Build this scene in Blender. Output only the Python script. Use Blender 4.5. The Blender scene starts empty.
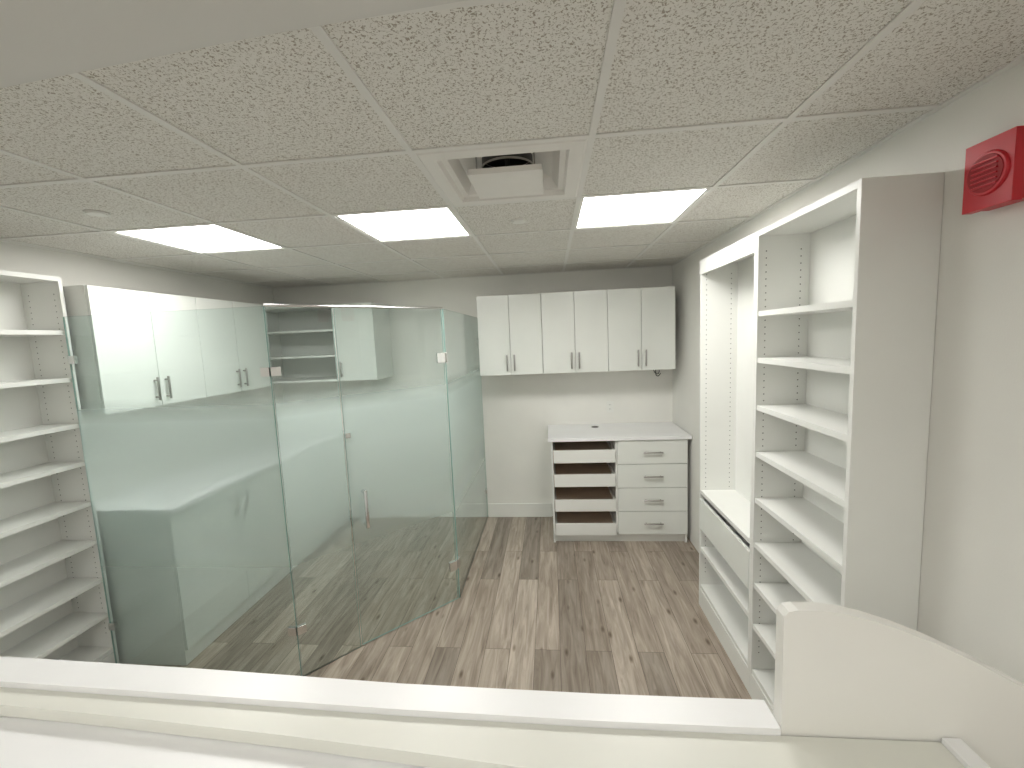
import bpy, math, random
from mathutils import Matrix, Vector
random.seed(4)
sc=bpy.context.scene
sc.view_settings.view_transform='Standard'
# ------------------------------------------------------------ materials
def newmat(n):
    m=bpy.data.materials.new(n);m.use_nodes=True;nt=m.node_tree
    for x in list(nt.nodes):nt.nodes.remove(x)
    o=nt.nodes.new('ShaderNodeOutputMaterial');return m,nt,o
def N(nt,t,**k):
    n=nt.nodes.new(t)
    for a,b in k.items():
        if a.startswith('i_'):n.inputs[a[2:].replace('_',' ')].default_value=b
        else:setattr(n,a,b)
    return n
def ramp(nt,els,interp='LINEAR'):
    r=nt.nodes.new('ShaderNodeValToRGB');r.color_ramp.interpolation=interp
    e=r.color_ramp.elements
    while len(e)<len(els):e.new(.5)
    for q,(p,c) in zip(e,els):
        q.position=p;q.color=c if len(c)==4 else (*c,1)
    return r
def paint(n,col,rough=.5,metal=0,bump=0,scale=200,var=.02,spec=.5):
    m,nt,o=newmat(n);L=nt.links.new
    b=N(nt,'ShaderNodeBsdfPrincipled');b.inputs['Roughness'].default_value=rough;b.inputs['Metallic'].default_value=metal
    b.inputs['Specular IOR Level'].default_value=spec
    tc=N(nt,'ShaderNodeTexCoord');no=N(nt,'ShaderNodeTexNoise');no.inputs['Scale'].default_value=3
    L(tc.outputs['Object'],no.inputs['Vector'])
    r=ramp(nt,[(.3,[c*(1-var) for c in col]),(.7,[min(1,c*(1+var)) for c in col])])
    L(no.outputs['Fac'],r.inputs[0]);L(r.outputs[0],b.inputs['Base Color'])
    if bump:
        n2=N(nt,'ShaderNodeTexNoise');n2.inputs['Scale'].default_value=scale;L(tc.outputs['Object'],n2.inputs['Vector'])
        bp=N(nt,'ShaderNodeBump');bp.inputs['Strength'].default_value=bump;bp.inputs['Distance'].default_value=.002
        L(n2.outputs['Fac'],bp.inputs['Height']);L(bp.outputs[0],b.inputs['Normal'])
    L(b.outputs[0],o.inputs[0]);return m
M_wall=paint('wall_paint',(.845,.835,.79),.6,bump=.15)
M_wh=paint('white_melamine',(.82,.825,.79),.35)
M_door=paint('gloss_white_door',(.79,.81,.77),.16)
M_cream=paint('cream_laminate',(.74,.74,.675),.4)
M_board=paint('counter_board',(.80,.79,.745),.4)
M_bright=paint('white_laminate',(.88,.88,.88),.35)
M_trim=paint('trim_white',(.85,.85,.81),.4)
M_bulk=paint('bulkhead_paint',(.68,.675,.645),.7,bump=.1)
M_grid=paint('grid_white',(.80,.79,.755),.5)
M_metal=paint('brushed_nickel',(.42,.40,.38),.3,metal=1)
M_chrome=paint('chrome',(.78,.78,.78),.15,metal=1)
M_dark=paint('dark',(.02,.02,.02),.6)
M_hole=paint('peg_hole',(.12,.12,.11),.8)
M_brown=paint('drawer_inner',(.62,.49,.38),.6)
M_red=paint('red_plastic',(.56,.016,.028),.4)
M_red2=paint('red_grille',(.34,.008,.014),.6)
M_duct=paint('duct_dark',(.07,.07,.07),.45,metal=.5)
M_vent=paint('vent_enamel',(.82,.80,.76),.4)
M_edge,nt,o=newmat('glass_edge')
b=N(nt,'ShaderNodeBsdfPrincipled');b.inputs['Base Color'].default_value=(.28,.42,.38,1);b.inputs['Roughness'].default_value=.15
nt.links.new(b.outputs[0],o.inputs[0])
def glassmat(n,frost):
    m,nt,o=newmat(n);L=nt.links.new
    tr=N(nt,'ShaderNodeBsdfTransparent');tr.inputs[0].default_value=(.89,.95,.938,1) if frost else (.96,.982,.978,1)
    gl=N(nt,'ShaderNodeBsdfGlossy');gl.inputs['Roughness'].default_value=0.0
    fr=N(nt,'ShaderNodeFresnel')
    ge=N(nt,'ShaderNodeNewGeometry')
    mr=N(nt,'ShaderNodeMapRange');L(ge.outputs['Backfacing'],mr.inputs[0]);mr.inputs[3].default_value=1.5;mr.inputs[4].default_value=1/1.5
    L(mr.outputs[0],fr.inputs['IOR'])
    mx=N(nt,'ShaderNodeMixShader');L(fr.outputs[0],mx.inputs[0]);L(tr.outputs[0],mx.inputs[1]);L(gl.outputs[0],mx.inputs[2])
    out=mx
    if frost:
        sx=N(nt,'ShaderNodeSeparateXYZ');L(ge.outputs['Position'],sx.inputs[0])
        dv=N(nt,'ShaderNodeMath',operation='DIVIDE');L(sx.outputs[2],dv.inputs[0]);dv.inputs[1].default_value=2.0
        g=lambda v:(v,v,v,1)
        r=ramp(nt,[(.10,g(0)),(.26,g(.18)),(.48,g(.48)),(.66,g(.70)),(.765,g(.76)),(.835,g(0))])
        L(dv.outputs[0],r.inputs[0])
        df=N(nt,'ShaderNodeBsdfDiffuse');df.inputs[0].default_value=(.63,.735,.71,1)
        tl=N(nt,'ShaderNodeBsdfTranslucent');tl.inputs[0].default_value=(.74,.86,.83,1)
        m2=N(nt,'ShaderNodeMixShader');m2.inputs[0].default_value=.55;L(df.outputs[0],m2.inputs[1]);L(tl.outputs[0],m2.inputs[2])
        m3=N(nt,'ShaderNodeMixShader');L(r.outputs[0],m3.inputs[0]);L(mx.outputs[0],m3.inputs[1]);L(m2.outputs[0],m3.inputs[2]);out=m3
    L(out.outputs[0],o.inputs[0]);return m
M_gf=glassmat('frosted_glass',True);M_gc=glassmat('clear_glass',False)
def emis(n,col,s):
    m,nt,o=newmat(n);e=N(nt,'ShaderNodeEmission');e.inputs[0].default_value=(*col,1);e.inputs[1].default_value=s
    nt.links.new(e.outputs[0],o.inputs[0]);return m
M_light=emis('led_diffuser',(1,.985,.945),18.5)
M_rear_fill=emis('rear_fill_emitter',(1,.985,.945),12.5)  # emitter for the added, unseen fill panels behind the camera
# acoustic tile
M_tile,nt,o=newmat('acoustic_tile');L=nt.links.new
b=N(nt,'ShaderNodeBsdfPrincipled');b.inputs['Roughness'].default_value=.85
tc=N(nt,'ShaderNodeTexCoord')
n1=N(nt,'ShaderNodeTexNoise');n1.inputs['Scale'].default_value=150;n1.inputs['Detail'].default_value=2;n1.inputs['Distortion'].default_value=1.1
L(tc.outputs['Object'],n1.inputs['Vector'])
r1=ramp(nt,[(.0,(.34,.305,.25)),(.395,(.42,.38,.32)),(.44,(.81,.795,.75)),(1,(.85,.835,.795))])
L(n1.outputs['Fac'],r1.inputs[0]);L(r1.outputs[0],b.inputs['Base Color'])
bp=N(nt,'ShaderNodeBump');bp.inputs['Strength'].default_value=.3;bp.inputs['Distance'].default_value=.002
L(r1.outputs[0],bp.inputs['Height']);L(bp.outputs[0],b.inputs['Normal']);L(b.outputs[0],o.inputs[0])
# floor
M_floor,nt,o=newmat('vinyl_plank');L=nt.links.new
b=N(nt,'ShaderNodeBsdfPrincipled')
tc=N(nt,'ShaderNodeTexCoord');sx=N(nt,'ShaderNodeSeparateXYZ');L(tc.outputs['Object'],sx.inputs[0])
cb=N(nt,'ShaderNodeCombineXYZ');L(sx.outputs[1],cb.inputs[0]);L(sx.outputs[0],cb.inputs[1])
br=N(nt,'ShaderNodeTexBrick');br.offset=.37;br.offset_frequency=2
for k,v in (('Scale',1),('Mortar Size',.0015),('Brick Width',1.22),('Row Height',.155),('Bias',0)):br.inputs[k].default_value=v
br.inputs['Color1'].default_value=(0,0,0,1);br.inputs['Color2'].default_value=(1,1,1,1);br.inputs['Mortar'].default_value=(.5,.5,.5,1)
L(cb.outputs[0],br.inputs['Vector'])
# per plank offset of grain
vm=N(nt,'ShaderNodeVectorMath',operation='MULTIPLY_ADD')
L(br.outputs['Color'],vm.inputs[0]);vm.inputs[1].default_value=(7,5,3);L(cb.outputs[0],vm.inputs[2])
mp=N(nt,'ShaderNodeMapping');mp.inputs['Scale'].default_value=(1.6,17,1);L(vm.outputs[0],mp.inputs[0])
gn=N(nt,'ShaderNodeTexNoise');gn.inputs['Scale'].default_value=1.7;gn.inputs['Detail'].default_value=7;gn.inputs['Distortion'].default_value=.8;gn.inputs['Roughness'].default_value=.6
L(mp.outputs[0],gn.inputs['Vector'])
r=ramp(nt,[(.25,(.185,.145,.112)),(.48,(.335,.283,.235)),(.72,(.49,.43,.37))]);L(gn.outputs['Fac'],r.inputs[0])
mp2=N(nt,'ShaderNodeMapping');mp2.inputs['Scale'].default_value=(2.6,7,1);L(vm.outputs[0],mp2.inputs[0])
vo=N(nt,'ShaderNodeTexVoronoi');vo.inputs['Scale'].default_value=1.45;L(mp2.outputs[0],vo.inputs['Vector'])
rk=ramp(nt,[(0,(.2,.16,.13)),(.06,(.46,.41,.36)),(.16,(1,1,1))]);L(vo.outputs['Distance'],rk.inputs[0])
rp=ramp(nt,[(0,(.70,.685,.67)),(.5,(1,.975,.95)),(1,(1.24,1.24,1.23))]);L(br.outputs['Color'],rp.inputs[0])
def mul(a,bb):
    m=nt.nodes.new('ShaderNodeMix');m.data_type='RGBA';m.blend_type='MULTIPLY';m.inputs[0].default_value=1
    L(a,m.inputs[6]);L(bb,m.inputs[7]);return m.outputs[2]
c=mul(mul(r.outputs[0],rk.outputs[0]),rp.outputs[0])
rm=ramp(nt,[(0,(1,1,1)),(1,(.35,.32,.3))]);L(br.outputs['Fac'],rm.inputs[0]);c=mul(c,rm.outputs[0])
L(c,b.inputs['Base Color']);b.inputs['Roughness'].default_value=.38
L(b.outputs[0],o.inputs[0])
# ------------------------------------------------------------ mesh builder
class MB:
    def __init__(s,name):s.n=name;s.v=[];s.f=[];s.mi=[];s.m=[];s.sm=[]
    def mid(s,m):
        if m not in s.m:s.m.append(m)
        return s.m.index(m)
    def face(s,pts,m,sm=False):
        i=len(s.v);s.v+=[tuple(p) for p in pts];s.f.append(tuple(range(i,i+len(pts))));s.mi.append(s.mid(m));s.sm.append(sm)
    def box(s,x0,x1,y0,y1,z0,z1,m,T=None):
        i=len(s.v);P=[(x,y,z) for z in(z0,z1) for x,y in((x0,y0),(x1,y0),(x1,y1),(x0,y1))]
        if T:P=[tuple(T@Vector(p)) for p in P]
        s.v+=P
        for q in((0,3,2,1),(4,5,6,7),(0,1,5,4),(1,2,6,5),(2,3,7,6),(3,0,4,7)):
            s.f.append(tuple(i+k for k in q));s.mi.append(s.mid(m));s.sm.append(False)
    def cyl(s,a,b,r,m,n=16,r2=None,cap=True):
        a=Vector(a);b=Vector(b);d=(b-a).normalized();u=d.orthogonal().normalized();w=d.cross(u);r2=r if r2 is None else r2
        i=len(s.v)
        for c,rr in((a,r),(b,r2)):
            for k in range(n):
                t=2*math.pi*k/n;s.v.append(tuple(c+(u*math.cos(t)+w*math.sin(t))*rr))
        for k in range(n):
            s.f.append((i+k,i+(k+1)%n,i+n+(k+1)%n,i+n+k));s.mi.append(s.mid(m));s.sm.append(True)
        if cap:
            s.f.append(tuple(i+k for k in reversed(range(n))));s.mi.append(s.mid(m));s.sm.append(False)
            s.f.append(tuple(i+n+k for k in range(n)));s.mi.append(s.mid(m));s.sm.append(False)
    def prism(s,poly,z0,z1,m,axis=2,mtop=None):
        # poly in (a,b); extruded along axis
        def P(a,b,h):
            return (a,b,h) if axis==2 else ((a,h,b) if axis==1 else (h,a,b))
        n=len(poly)
        s.face([P(a,b,z0) for a,b in reversed(poly)],m);s.face([P(a,b,z1) for a,b in poly],mtop or m)
        for k in range(n):
            a,b=poly[k],poly[(k+1)%n];s.face([P(*a,z0),P(*b,z0),P(*b,z1),P(*a,z1)],m)
    def done(s,bev=0):
        me=bpy.data.meshes.new(s.n);me.from_pydata(s.v,[],s.f)
        for m in s.m:me.materials.append(m)
        for p,i,q in zip(me.polygons,s.mi,s.sm):p.material_index=i;p.use_smooth=q
        me.update();ob=bpy.data.objects.new(s.n,me);sc.collection.objects.link(ob)
        if bev:
            md=ob.modifiers.new('b','BEVEL');md.width=bev;md.segments=2;md.limit_method='ANGLE';md.angle_limit=1.0;md.harden_normals=False
        return ob
# ------------------------------------------------------------ room
XL,XR,D,C,YR=-2.94,1.22,4.414,2.556,-2.6
def simple(n,*a,bev=0):
    b=MB(n);b.box(*a);return b.done(bev)
simple('floor',XL-.1,XR+.1,YR-.1,D+.1,-.1,0,M_floor)
simple('wall_back',XL-.1,XR+.1,D,D+.1,0,C+.1,M_wall)
simple('wall_left',XL-.1,XL,YR,D,0,C+.1,M_wall)
simple('wall_right',XR,XR+.1,YR,D,0,C+.1,M_wall)
simple('wall_front',XL-.1,XR+.1,YR-.1,YR,0,C+.1,M_wall)
# ceiling tiles, grid
gx,gy,P=.159,2.10,.61
xs=sorted({XL,XR}|{gx+P*k for k in range(-8,4) if XL<gx+P*k<XR})
ys=sorted({YR,D}|{gy+P*k for k in range(-9,6) if YR<gy+P*k<D})
lights=[(gx,gy),(gx-2*P,gy),(gx-4*P,gy)]
rear_fill=[(gx-P,gy-5*P),(gx-3*P,gy-5*P),(gx,gy-7*P),(gx-3*P,gy-7*P)]  # unseen fill panels, added to light the room from behind the camera
vent=(gx-P,gy-P)
cl=MB('ceiling')
near=lambda a,b:abs(a[0]-b[0])<.01 and abs(a[1]-b[1])<.01
for i in range(len(xs)-1):
    for j in range(len(ys)-1):
        c0=(xs[i],ys[j])
        if any(near(c0,l) for l in lights+rear_fill+[vent]):continue
        cl.box(xs[i],xs[i+1],ys[j],ys[j+1],C+.004,C+.022,M_tile)
cl.box(XL-.1,XR+.1,YR-.1,D+.1,C+.25,C+.3,M_bulk)
cl.done()
g=MB('ceiling_grid')
for x in xs:
    a,b_=x-.0115,x+.0115
    if x==XL:a,b_=x,x+.022
    if x==XR:a,b_=x-.022,x
    g.box(a,b_,YR,D,C-.001,C+.0035,M_grid)
for y in ys:
    a,b_=y-.0115,y+.0115
    if y==D:a,b_=y-.022,y
    if y==YR:a,b_=y,y+.022
    g.box(XL,XR,a,b_,C-.0014,C+.003,M_grid)
g.done()
for k,(x,y) in enumerate(lights+rear_fill):
    lm=MB('ceiling_light_panel')  # shared name: visible lights first, then the added off-frame fill panels
    w=.018
    lm.box(x+.0116,x+P-.0116,y+.0116,y+w+.008,C+.002,C+.05,M_trim);lm.box(x+.0116,x+P-.0116,y+P-w-.008,y+P-.0116,C+.002,C+.05,M_trim)
    lm.box(x+.0116,x+w+.008,y+w+.008,y+P-w-.008,C+.002,C+.05,M_trim);lm.box(x+P-w-.008,x+P-.0116,y+w+.008,y+P-w-.008,C+.002,C+.05,M_trim)
    lm.box(x+w+.008,x+P-w-.008,y+w+.008,y+P-w-.008,C+.006,C+.03,M_light if k<3 else M_rear_fill)
    lm.done()
# HVAC diffuser
v=MB('air_vent');x0,y0=vent;x1,y1=x0+P,y0+P
def ring(h0,a,h1,b,m):
    A=[(x0+a,y0+a),(x1-a,y0+a),(x1-a,y1-a),(x0+a,y1-a)];B=[(x0+b,y0+b),(x1-b,y0+b),(x1-b,y1-b),(x0+b,y1-b)]
    for k in range(4):
        p,q=A[k],A[(k+1)%4];r_,s_=B[(k+1)%4],B[k]
        v.face([(*p,h0),(*q,h0),(*r_,h1),(*s_,h1)],m)
ring(C,.0116,C-.004,.02,M_vent);ring(C-.004,.02,C-.006,.07,M_vent);ring(C-.006,.07,C+.012,.078,M_vent)
ring(C+.012,.078,C+.014,.10,M_vent);ring(C+.014,.10,C+.05,.125,M_vent);ring(C+.05,.125,C+.075,.20,M_vent)
cx,cy=(x0+x1)/2,(y0+y1)/2
# top deck with round opening
for k in range(32):
    t0=2*math.pi*k/32;t1=2*math.pi*(k+1)/32
    def sq(t):
        c_,s_=math.cos(t),math.sin(t);q=.105/max(abs(c_),abs(s_));return (cx+c_*q,cy+s_*q,C+.075)
    def ci(t):return (cx+math.cos(t)*.10,cy+math.sin(t)*.10,C+.077)
    v.face([sq(t0),sq(t1),ci(t1),ci(t0)],M_vent)
v.cyl((cx,cy,C+.035),(cx,cy,C+.20),.102,M_duct,40,cap=False)
v.cyl((cx,cy,C+.034),(cx,cy,C+.042),.106,M_metal,40,cap=False)
v.cyl((cx,cy,C+.19),(cx,cy,C+.2),.11,M_duct,32)
v.cyl((cx,cy,C-.016),(cx,cy,C+.19),.010,M_duct,8)
# suspended plaque (tray)
a=.165
v.box(x0+a,x1-a,y0+a,y1-a,C-.028,C-.022,M_vent)
for q in((x0+a,x1-a,y0+a,y0+a+.004),(x0+a,x1-a,y1-a-.004,y1-a),(x0+a,x0+a+.004,y0+a,y1-a),(x1-a-.004,x1-a,y0+a,y1-a)):
    v.box(*q,C-.022,C-.008,M_vent)
for sx_ in(x0+a+.03,x1-a-.03):
    for sy_ in(y0+a+.03,y1-a-.03):v.cyl((sx_,sy_,C-.023),(sx_,sy_,C+.07),.003,M_metal,6)
v.done()
for (x,y) in((-2.02,1.83),(-.15,2.44)):
    s=MB('ceiling_sprinkler_cover');s.cyl((x,y,C+.0035),(x,y,C-.003),.045,M_grid,28,r2=.045);s.cyl((x,y,C-.003),(x,y,C-.007),.038,M_trim,28,r2=.034);s.done()
# bulkhead over the reception counter, curved edge
bk=MB('ceiling_bulkhead')
edge=[(XR,.67),(1.0,.675),(.5,.69),(-.06,.738),(-.5,.768),(-1.06,.822),(-1.6,.89),(-2.3,.99),(XL,1.10)]
bk.prism([(XL,.2),(XR,.2)]+edge,C-.10,C-.002,M_bulk)
bk.done()
# baseboards
simple('baseboard_back',-.72,-.04,D-.015,D,0,.15,M_trim,bev=.003)
simple('baseboard_right',XR-.015,XR,YR,1.46,0,.15,M_trim,bev=.003)
simple('baseboard_left',XL,XL+.015,YR,.64,0,.15,M_trim,bev=.003)
# ------------------------------------------------------------ furniture helpers
def vhandle(b,x,y,z0,z1,axis,r=.0072,off=.028):
    # vertical bar; axis 'y' door faces -Y, 'x' door faces +X
    if axis=='y':
        b.cyl((x,y-off,z0),(x,y-off,z1),r,M_metal,10)
        for z in(z0+.02,z1-.02):b.cyl((x,y,z),(x,y-off,z),r*.8,M_metal,8)
    else:
        b.cyl((x+off,y,z0),(x+off,y,z1),r,M_metal,10)
        for z in(z0+.02,z1-.02):b.cyl((x,y,z),(x+off,y,z),r*.8,M_metal,8)
cf,ct,cbm=3.98,2.316,1.572
def wallcab_y(xa,xb,ndoor,cf=cf,hs=None):
    b=MB('wall_cabinet')
    b.box(xa+.001,xb-.001,cf+.02,D-.001,cbm,ct,M_wh)
    w=(xb-xa)/ndoor
    for i in range(ndoor):
        b.box(xa+i*w+.0022,xa+(i+1)*w-.0022,cf,cf+.018,cbm+.002,ct-.002,M_door)
    if ndoor==2:hx=[xa+w-.035,xa+w+.035]
    else:hx=[xa+.035]
    for h in hx:vhandle(b,h,cf,cbm+.04,cbm+.19,'y')
    return b.done(.0012)
w=(1.128+.669)/3
for i in range(3):wallcab_y(-.669+i*w,-.669+(i+1)*w,2)
wallcab_y(-2.057,-1.671,1)
# open shelf unit in corner
b=MB('open_wall_shelf')
xa,xb=-2.92,-2.06;t=.019
b.box(xa,xa+t,cf,D-.001,cbm,ct,M_wh);b.box(xb-t,xb,cf,D-.001,cbm,ct,M_wh)
b.box(xa+t,xb-t,cf,D-.001,ct-t,ct,M_wh);b.box(xa+t,xb-t,cf,D-.001,cbm,cbm+t,M_wh)
b.box(xa+t,xb-t,D-.01,D-.001,cbm+t,ct-t,M_wh)
for z in(1.81,2.06):b.box(xa+t,xb-t,cf+.01,D-.01,z,z+t,M_wh)
b.done(.001)
# left wall cabinets
LX,LY0,LY1=-2.577,2.222,3.70
for k in range(2):
    b=MB('wall_cabinet');ya=LY0+k*(LY1-LY0)/2;yb=ya+(LY1-LY0)/2;w=(yb-ya)/2
    b.box(XL+.001,LX-.02,ya+.001,yb-.001,cbm,ct,M_wh)
    for i in range(2):b.box(LX-.018,LX,ya+i*w+.0022,ya+(i+1)*w-.0022,cbm+.002,ct-.002,M_door)
    for h in(ya+w-.04,ya+w+.04):vhandle(b,LX,h,cbm+.04,cbm+.19,'x')
    b.done(.0012)
# left base run inside glass room
b=MB('base_cabinet');BX=-2.27
b.box(XL+.001,BX-.02,2.235,D-.005,.0,.965,M_wh)
n=4;wy=(D-.005-2.235)/n
for i in range(n):
    b.box(BX-.02,BX,2.235+i*wy+.002,2.235+(i+1)*wy-.002,.10,.96,M_door)
    vhandle(b,BX,2.235+i*wy+(wy-.05 if i%2==0 else .05),.76,.90,'x')
b.box(XL+.001,BX+.02,2.225,D-.002,.966,.998,M_bright)
b.done(.0015)
# drawer chest + countertop
b=MB('drawer_cabinet');x0,x1,fy=-.036,1.192,3.808;xm=.565;t=.019
b.box(x0+.01,x0+.01+t,fy+.02,D-.001,0,.966,M_wh);b.box(x1-.01-t,x1-.01,fy+.02,D-.001,0,.966,M_wh)
b.box(xm-.012,xm+.012,fy+.02,D-.001,.08,.966,M_wh)
b.box(x0+.01+t,x1-.01-t,fy+.045,fy+.06,0,.085,M_wh)
b.box(x0+.01+t,x1-.01-t,fy+.02,D-.001,.08,.098,M_wh)
b.box(x0+.01+t,x1-.01-t,D-.012,D-.001,.098,.966,M_brown)
b.box(x0-.012,x1+.02,fy-.015,D-.001,.967,.998,M_bright)
# right: 4 drawers
for i in range(4):
    z0=.088+i*.2195;z1=z0+.2145
    b.box(xm+.004,x1-.012,fy,fy+.019,z0,z1,M_door)
    zc=(z0+z1)/2;xc=(xm+x1)/2
    b.cyl((xc-.085,fy-.028,zc),(xc+.085,fy-.028,zc),.0072,M_metal,10)
    for q in(-.065,.065):b.cyl((xc+q,fy,zc),(xc+q,fy-.028,zc),.005,M_metal,8)
# left: open inner trays
for zl,zh in((.085,.195),(.312,.422),(.545,.66),(.768,.885)):
    xa,xb=x0+.03,xm-.014
    b.box(xa+.004,xb-.004,fy-.012,fy+.006,zl,zh,M_wh)
    b.box(xa+.004,xb-.004,fy+.006,D-.05,zl+.06,zl+.07,M_brown)
    b.box(xa+.004,xa+.018,fy+.006,D-.05,zl+.07,zh-.01,M_wh);b.box(xb-.018,xb-.004,fy+.006,D-.05,zl+.07,zh-.01,M_wh)
    b.box(xa+.02,xb-.02,D-.07,D-.055,zl+.07,zh-.01,M_brown)
b.cyl((.42,4.25,.9975),(.42,4.25,1.001),.035,M_dark,24);b.cyl((.42,4.25,1.001),(.42,4.25,1.0035),.04,M_metal,24,r2=.036,cap=False)
b.done(.0012)
# ------------------------------------------------------------ tall shelves
def holes(b,xf,xb,y,z0,z1,face=-1):
    z=z0+.1
    while z<z1-.08:
        for x in(xf,xb):b.cyl((x,y,z),(x,y+face*.0006,z),.0032,M_hole,6)
        z+=.032
def tall(name,xf,xb,ya,yb,top,shelves,extra=None,sgn=1):
    b=MB(name);t=.019
    lo,hi=min(xf,xb),max(xf,xb)
    b.box(lo,hi,ya,ya+t,0,top,M_wh);b.box(lo,hi,yb-t,yb,0,top,M_wh)
    b.box(lo,hi,ya+t,yb-t,top-.025,top,M_wh)
    bb=(xb-.008,xb) if xb>xf else (xb,xb+.008)
    b.box(*bb,ya+t,yb-t,.06,top-.025,M_wh)
    xf2=xf+.004*(1 if xb>xf else -1)
    l2,h2=min(xf2,bb[0] if xb>xf else bb[1]),max(xf2,bb[0] if xb>xf else bb[1])
    for z in shelves:b.box(l2,h2,ya+t+.0005,yb-t-.0005,z-.024,z,M_wh)
    b.box(min(xf,xf+.019*(1 if xb>xf else -1)),max(xf,xf+.019*(1 if xb>xf else -1)),ya+t,yb-t,0,.13,M_wh)
    d=(xb-xf)
    holes(b,xf+d*.15,xf+d*.8,yb-t,.15,top)
    holes(b,xf+d*.15,xf+d*.8,ya+t,.15,top,face=1)
    if extra:extra(b)
    return b.done(.001)
SH=[1.99,1.77,1.54,1.31,1.076,.845,.631,.409,.157]
RX=.982
tall('tall_shelf_unit',RX,XR-.002,1.477,2.157,2.36,SH)
def ex(b):
    b.box(RX-.004,RX+.015,2.178,2.901,.57,.775,M_door)
    b.box(RX+.015,XR-.02,2.19,2.89,.575,.585,M_wh)
    b.box(RX+.0,RX+.019,2.178,2.901,2.27,2.335,M_wh)
tall('tall_shelf_unit',RX,XR-.002,2.159,2.921,2.36,[.835,.43,.157],ex)
LS=[2.065,1.80,1.536,1.314,1.074,.839,.602,.381,.157]
tall('tall_shelf_unit',-2.694,XL+.002,1.45,2.195,2.36,LS)
tall('tall_shelf_unit',-2.694,XL+.002,.68,1.448,2.36,LS)
# ------------------------------------------------------------ glass enclosure
def glass(b,p,q,z0,z1,t=.010):
    p=Vector((*p,0));q=Vector((*q,0));d=(q-p).normalized();n=Vector((d.y,-d.x,0))*t/2
    A,B,Cc,Dd=p+n,q+n,q-n,p-n
    up=lambda v_,z:(v_.x,v_.y,z)
    b.face([up(A,z0),up(B,z0),up(B,z1),up(A,z1)],M_gf)
    b.face([up(Cc,z0),up(Dd,z0),up(Dd,z1),up(Cc,z1)],M_gc)
    b.face([up(B,z0),up(Cc,z0),up(Cc,z1),up(B,z1)],M_edge);b.face([up(Dd,z0),up(A,z0),up(A,z1),up(Dd,z1)],M_edge)
    b.face([up(A,z1),up(B,z1),up(Cc,z1),up(Dd,z1)],M_edge);b.face([up(Dd,z0),up(Cc,z0),up(B,z0),up(A,z0)],M_edge)
gt=2.14
G0=(-2.688,2.172);G1=(-1.507,2.172);G2=(-1.262,2.435);G3=(-.737,2.948);G4=(-.735,D-.002)
def lerp(a,b_,t):return (a[0]+(b_[0]-a[0])*t,a[1]+(b_[1]-a[1])*t)
root=bpy.data.objects.new('glass_partition',None);sc.collection.objects.link(root)
def gp(n,p,q,z0=.0):
    b=MB(n);glass(b,p,q,z0,gt);o=b.done();o.parent=root;return o
gp('side_panel',G0,G1);gp('sidelite',lerp(G1,G2,.02),lerp(G1,G2,.985));gp('glass_door',lerp(G2,G3,.008),lerp(G2,G3,.985),.008);gp('return_panel',(G3[0],G3[1]+.008),G4)
hw=MB('hardware')
def clip(p,z,ang,w=.05,h=.05,tt=.022):
    T=Matrix.Translation((p[0],p[1],z))@Matrix.Rotation(math.radians(ang),4,'Z');hw.box(-w/2,w/2,-tt/2,tt/2,-h/2,h/2,M_chrome,T)
for z in(1.79,.29):
    clip((G1[0]-.025,G1[1]),z,0);clip(lerp(G1,G2,.07),z,46)
for z in(1.80,.27):
    clip(lerp(G2,G3,.95),z,44,.06,.07);clip((G3[0],G3[1]+.03),z,90,.055,.07)
clip(lerp(G2,G3,.03),1.37,44,.03,.03)
clip((-2.67,G0[1]),.3,0,.04,.045);clip((-2.67,G0[1]),1.9,0,.04,.045)
for z in(.3,1.9):clip((G4[0],D-.025),z,90,.045,.045)
# header bar
for a_,b2 in((G1,G3),):
    A=Vector((*a_,gt+.004));B=Vector((*b2,gt+.004));hw.cyl(A,B,.008,M_chrome,10)
# door pull, both sides
p=lerp(G2,G3,.115);dn=Vector((.70,-.716,0))
for sg in(1,-1):
    o_=Vector((*p,0))+dn*.05*sg;base=Vector((*p,0))
    hw.cyl(o_+Vector((0,0,.78)),o_+Vector((0,0,1.02)),.012,M_chrome,12)
    for z in(.795,1.005):hw.cyl(base+Vector((0,0,z)),o_+Vector((0,0,z)),.011,M_chrome,10)
h=hw.done(.001);h.parent=root
# ------------------------------------------------------------ reception counter
rc=MB('reception_counter')
far=[(-2.2,.975),(-1.48,.96),(-.93,.94),(-.38,.913),(.09,.902),(.441,.90)]
nr=[(-2.2,.89),(-1.43,.88),(-.85,.86),(-.36,.842),(.08,.832),(.441,.83)]
rc.prism(nr+far[::-1],0,1.10,M_bright)
# cream ledge
cr=[(-2.2,.86),(-1.4,.832),(-1.0,.81),(-.58,.782),(-.25,.755),(.07,.725),(.4,.69),(.74,.65)]
nr2=[(x,y-.001) for x,y in nr]
rc.prism(cr+[(.74,.829)]+nr2[::-1],1.055,1.085,M_cream)
rc.prism([(.741,.40),(.775,.40),(.775,.829),(.741,.829)],1.03,1.095,M_bright)
# lower worktop
rc.prism([(-2.2,.35),(.74,.35),(.74,.828),(-2.2,.828)],1.02,1.053,M_bright)
rc.box(-2.2,-2.18,.36,.828,0,1.02,M_wh)
rc.box(.741,.775,.36,.828,0,1.03,M_wh)
rc.done(.002)
bd=MB('counter_end_board')
prof=[(.443,0),(1.2,0),(1.2,1.0),(1.08,1.085),(.98,1.148),(.886,1.202),(.80,1.252),(.72,1.292),(.653,1.320),(.60,1.338),(.55,1.350),(.51,1.355),(.47,1.355),(.452,1.351),(.443,1.340)]
bd.prism(prof,.833,.862,M_board,axis=1)
bd.done(.002)
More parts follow.
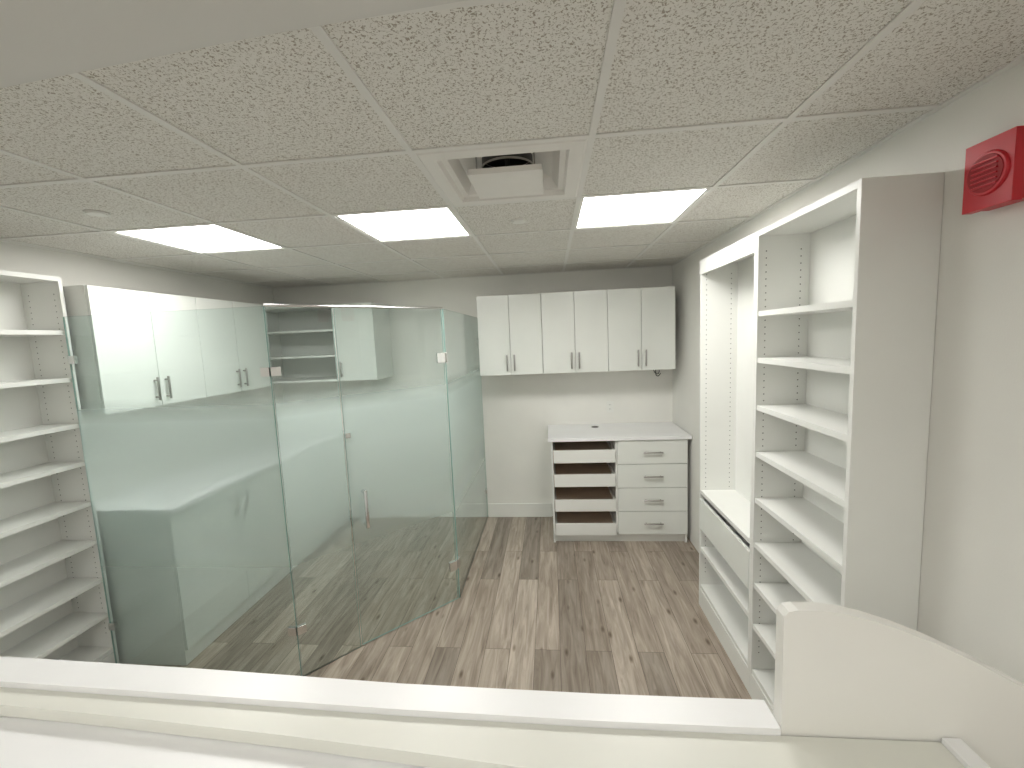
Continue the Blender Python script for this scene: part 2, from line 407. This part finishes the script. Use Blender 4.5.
# ------------------------------------------------------------ small items
b=MB('fire_alarm_speaker')
y0,y1,z0,z1=1.21,1.34,2.20,2.375
b.box(XR-.04,XR-.001,y0+.005,y1-.005,z0+.005,z1-.005,M_red)
b.box(XR-.065,XR-.041,y0,y1,z0,z1,M_red)
cy,cz=(y0+y1)/2,(z0+z1)/2
b.cyl((XR-.065,cy,cz),(XR-.071,cy,cz),.056,M_red,32,r2=.053)
b.cyl((XR-.071,cy,cz),(XR-.073,cy,cz),.047,M_red2,32)
for k in range(6):b.box(XR-.076,XR-.072,cy-.034,cy+.034,cz-.034+k*.0125,cz-.029+k*.0125,M_red)
b.done(.006)
b=MB('wall_outlet');b.box(.558,.628,D-.006,D-.0005,1.115,1.23,M_trim)
for z in(1.15,1.195):
    b.box(.577,.609,D-.009,D-.006,z-.015,z+.015,M_trim)
    for x in(.586,.6):b.box(x-.001,x+.001,D-.0095,D-.009,z-.006,z+.006,M_dark)
b.done(.001)
cu=bpy.data.curves.new('power_cable','CURVE');cu.dimensions='3D';cu.bevel_depth=.004
for P0 in([(1.0,4.3,1.566),(1.01,4.28,1.52),(1.04,4.3,1.50),(1.07,4.33,1.51),(1.08,4.38,1.53),(1.09,4.408,1.53)],[(1.03,4.3,1.566),(1.02,4.3,1.50),(1.05,4.31,1.47),(1.08,4.36,1.49),(1.10,4.408,1.50)]):
    s=cu.splines.new('NURBS');s.points.add(len(P0)-1)
    for q,pp in zip(s.points,P0):q.co=(*pp,1)
    s.use_endpoint_u=True
oc=bpy.data.objects.new('power_cable',cu);oc.data.materials.append(M_dark);sc.collection.objects.link(oc)
# ------------------------------------------------------------ world & camera
w=bpy.data.worlds.new('w');sc.world=w;w.use_nodes=True;w.node_tree.nodes['Background'].inputs[0].default_value=(.8,.8,.8,1);w.node_tree.nodes['Background'].inputs[1].default_value=.2
f=426.608
y_,p_,r_=[math.radians(k) for k in(5.294,6.047,2.489)]
fw=Vector((-math.sin(y_)*math.cos(p_),math.cos(y_)*math.cos(p_),-math.sin(p_)))
rt=Vector((math.cos(y_),math.sin(y_),0));dn=fw.cross(rt)
c,s=math.cos(r_),math.sin(r_)
R=rt*c+dn*s;Dn=-rt*s+dn*c
m=Matrix.Identity(4)
for i in range(3):
    m[i][0]=R[i];m[i][1]=-Dn[i];m[i][2]=-fw[i]
m[0][3],m[1][3],m[2][3]=0,0,1.911
cam=bpy.data.cameras.new('camera');co=bpy.data.objects.new('camera',cam);sc.collection.objects.link(co)
co.matrix_world=m;cam.sensor_width=36;cam.lens=36*f/1024;cam.clip_start=.02
sc.camera=co
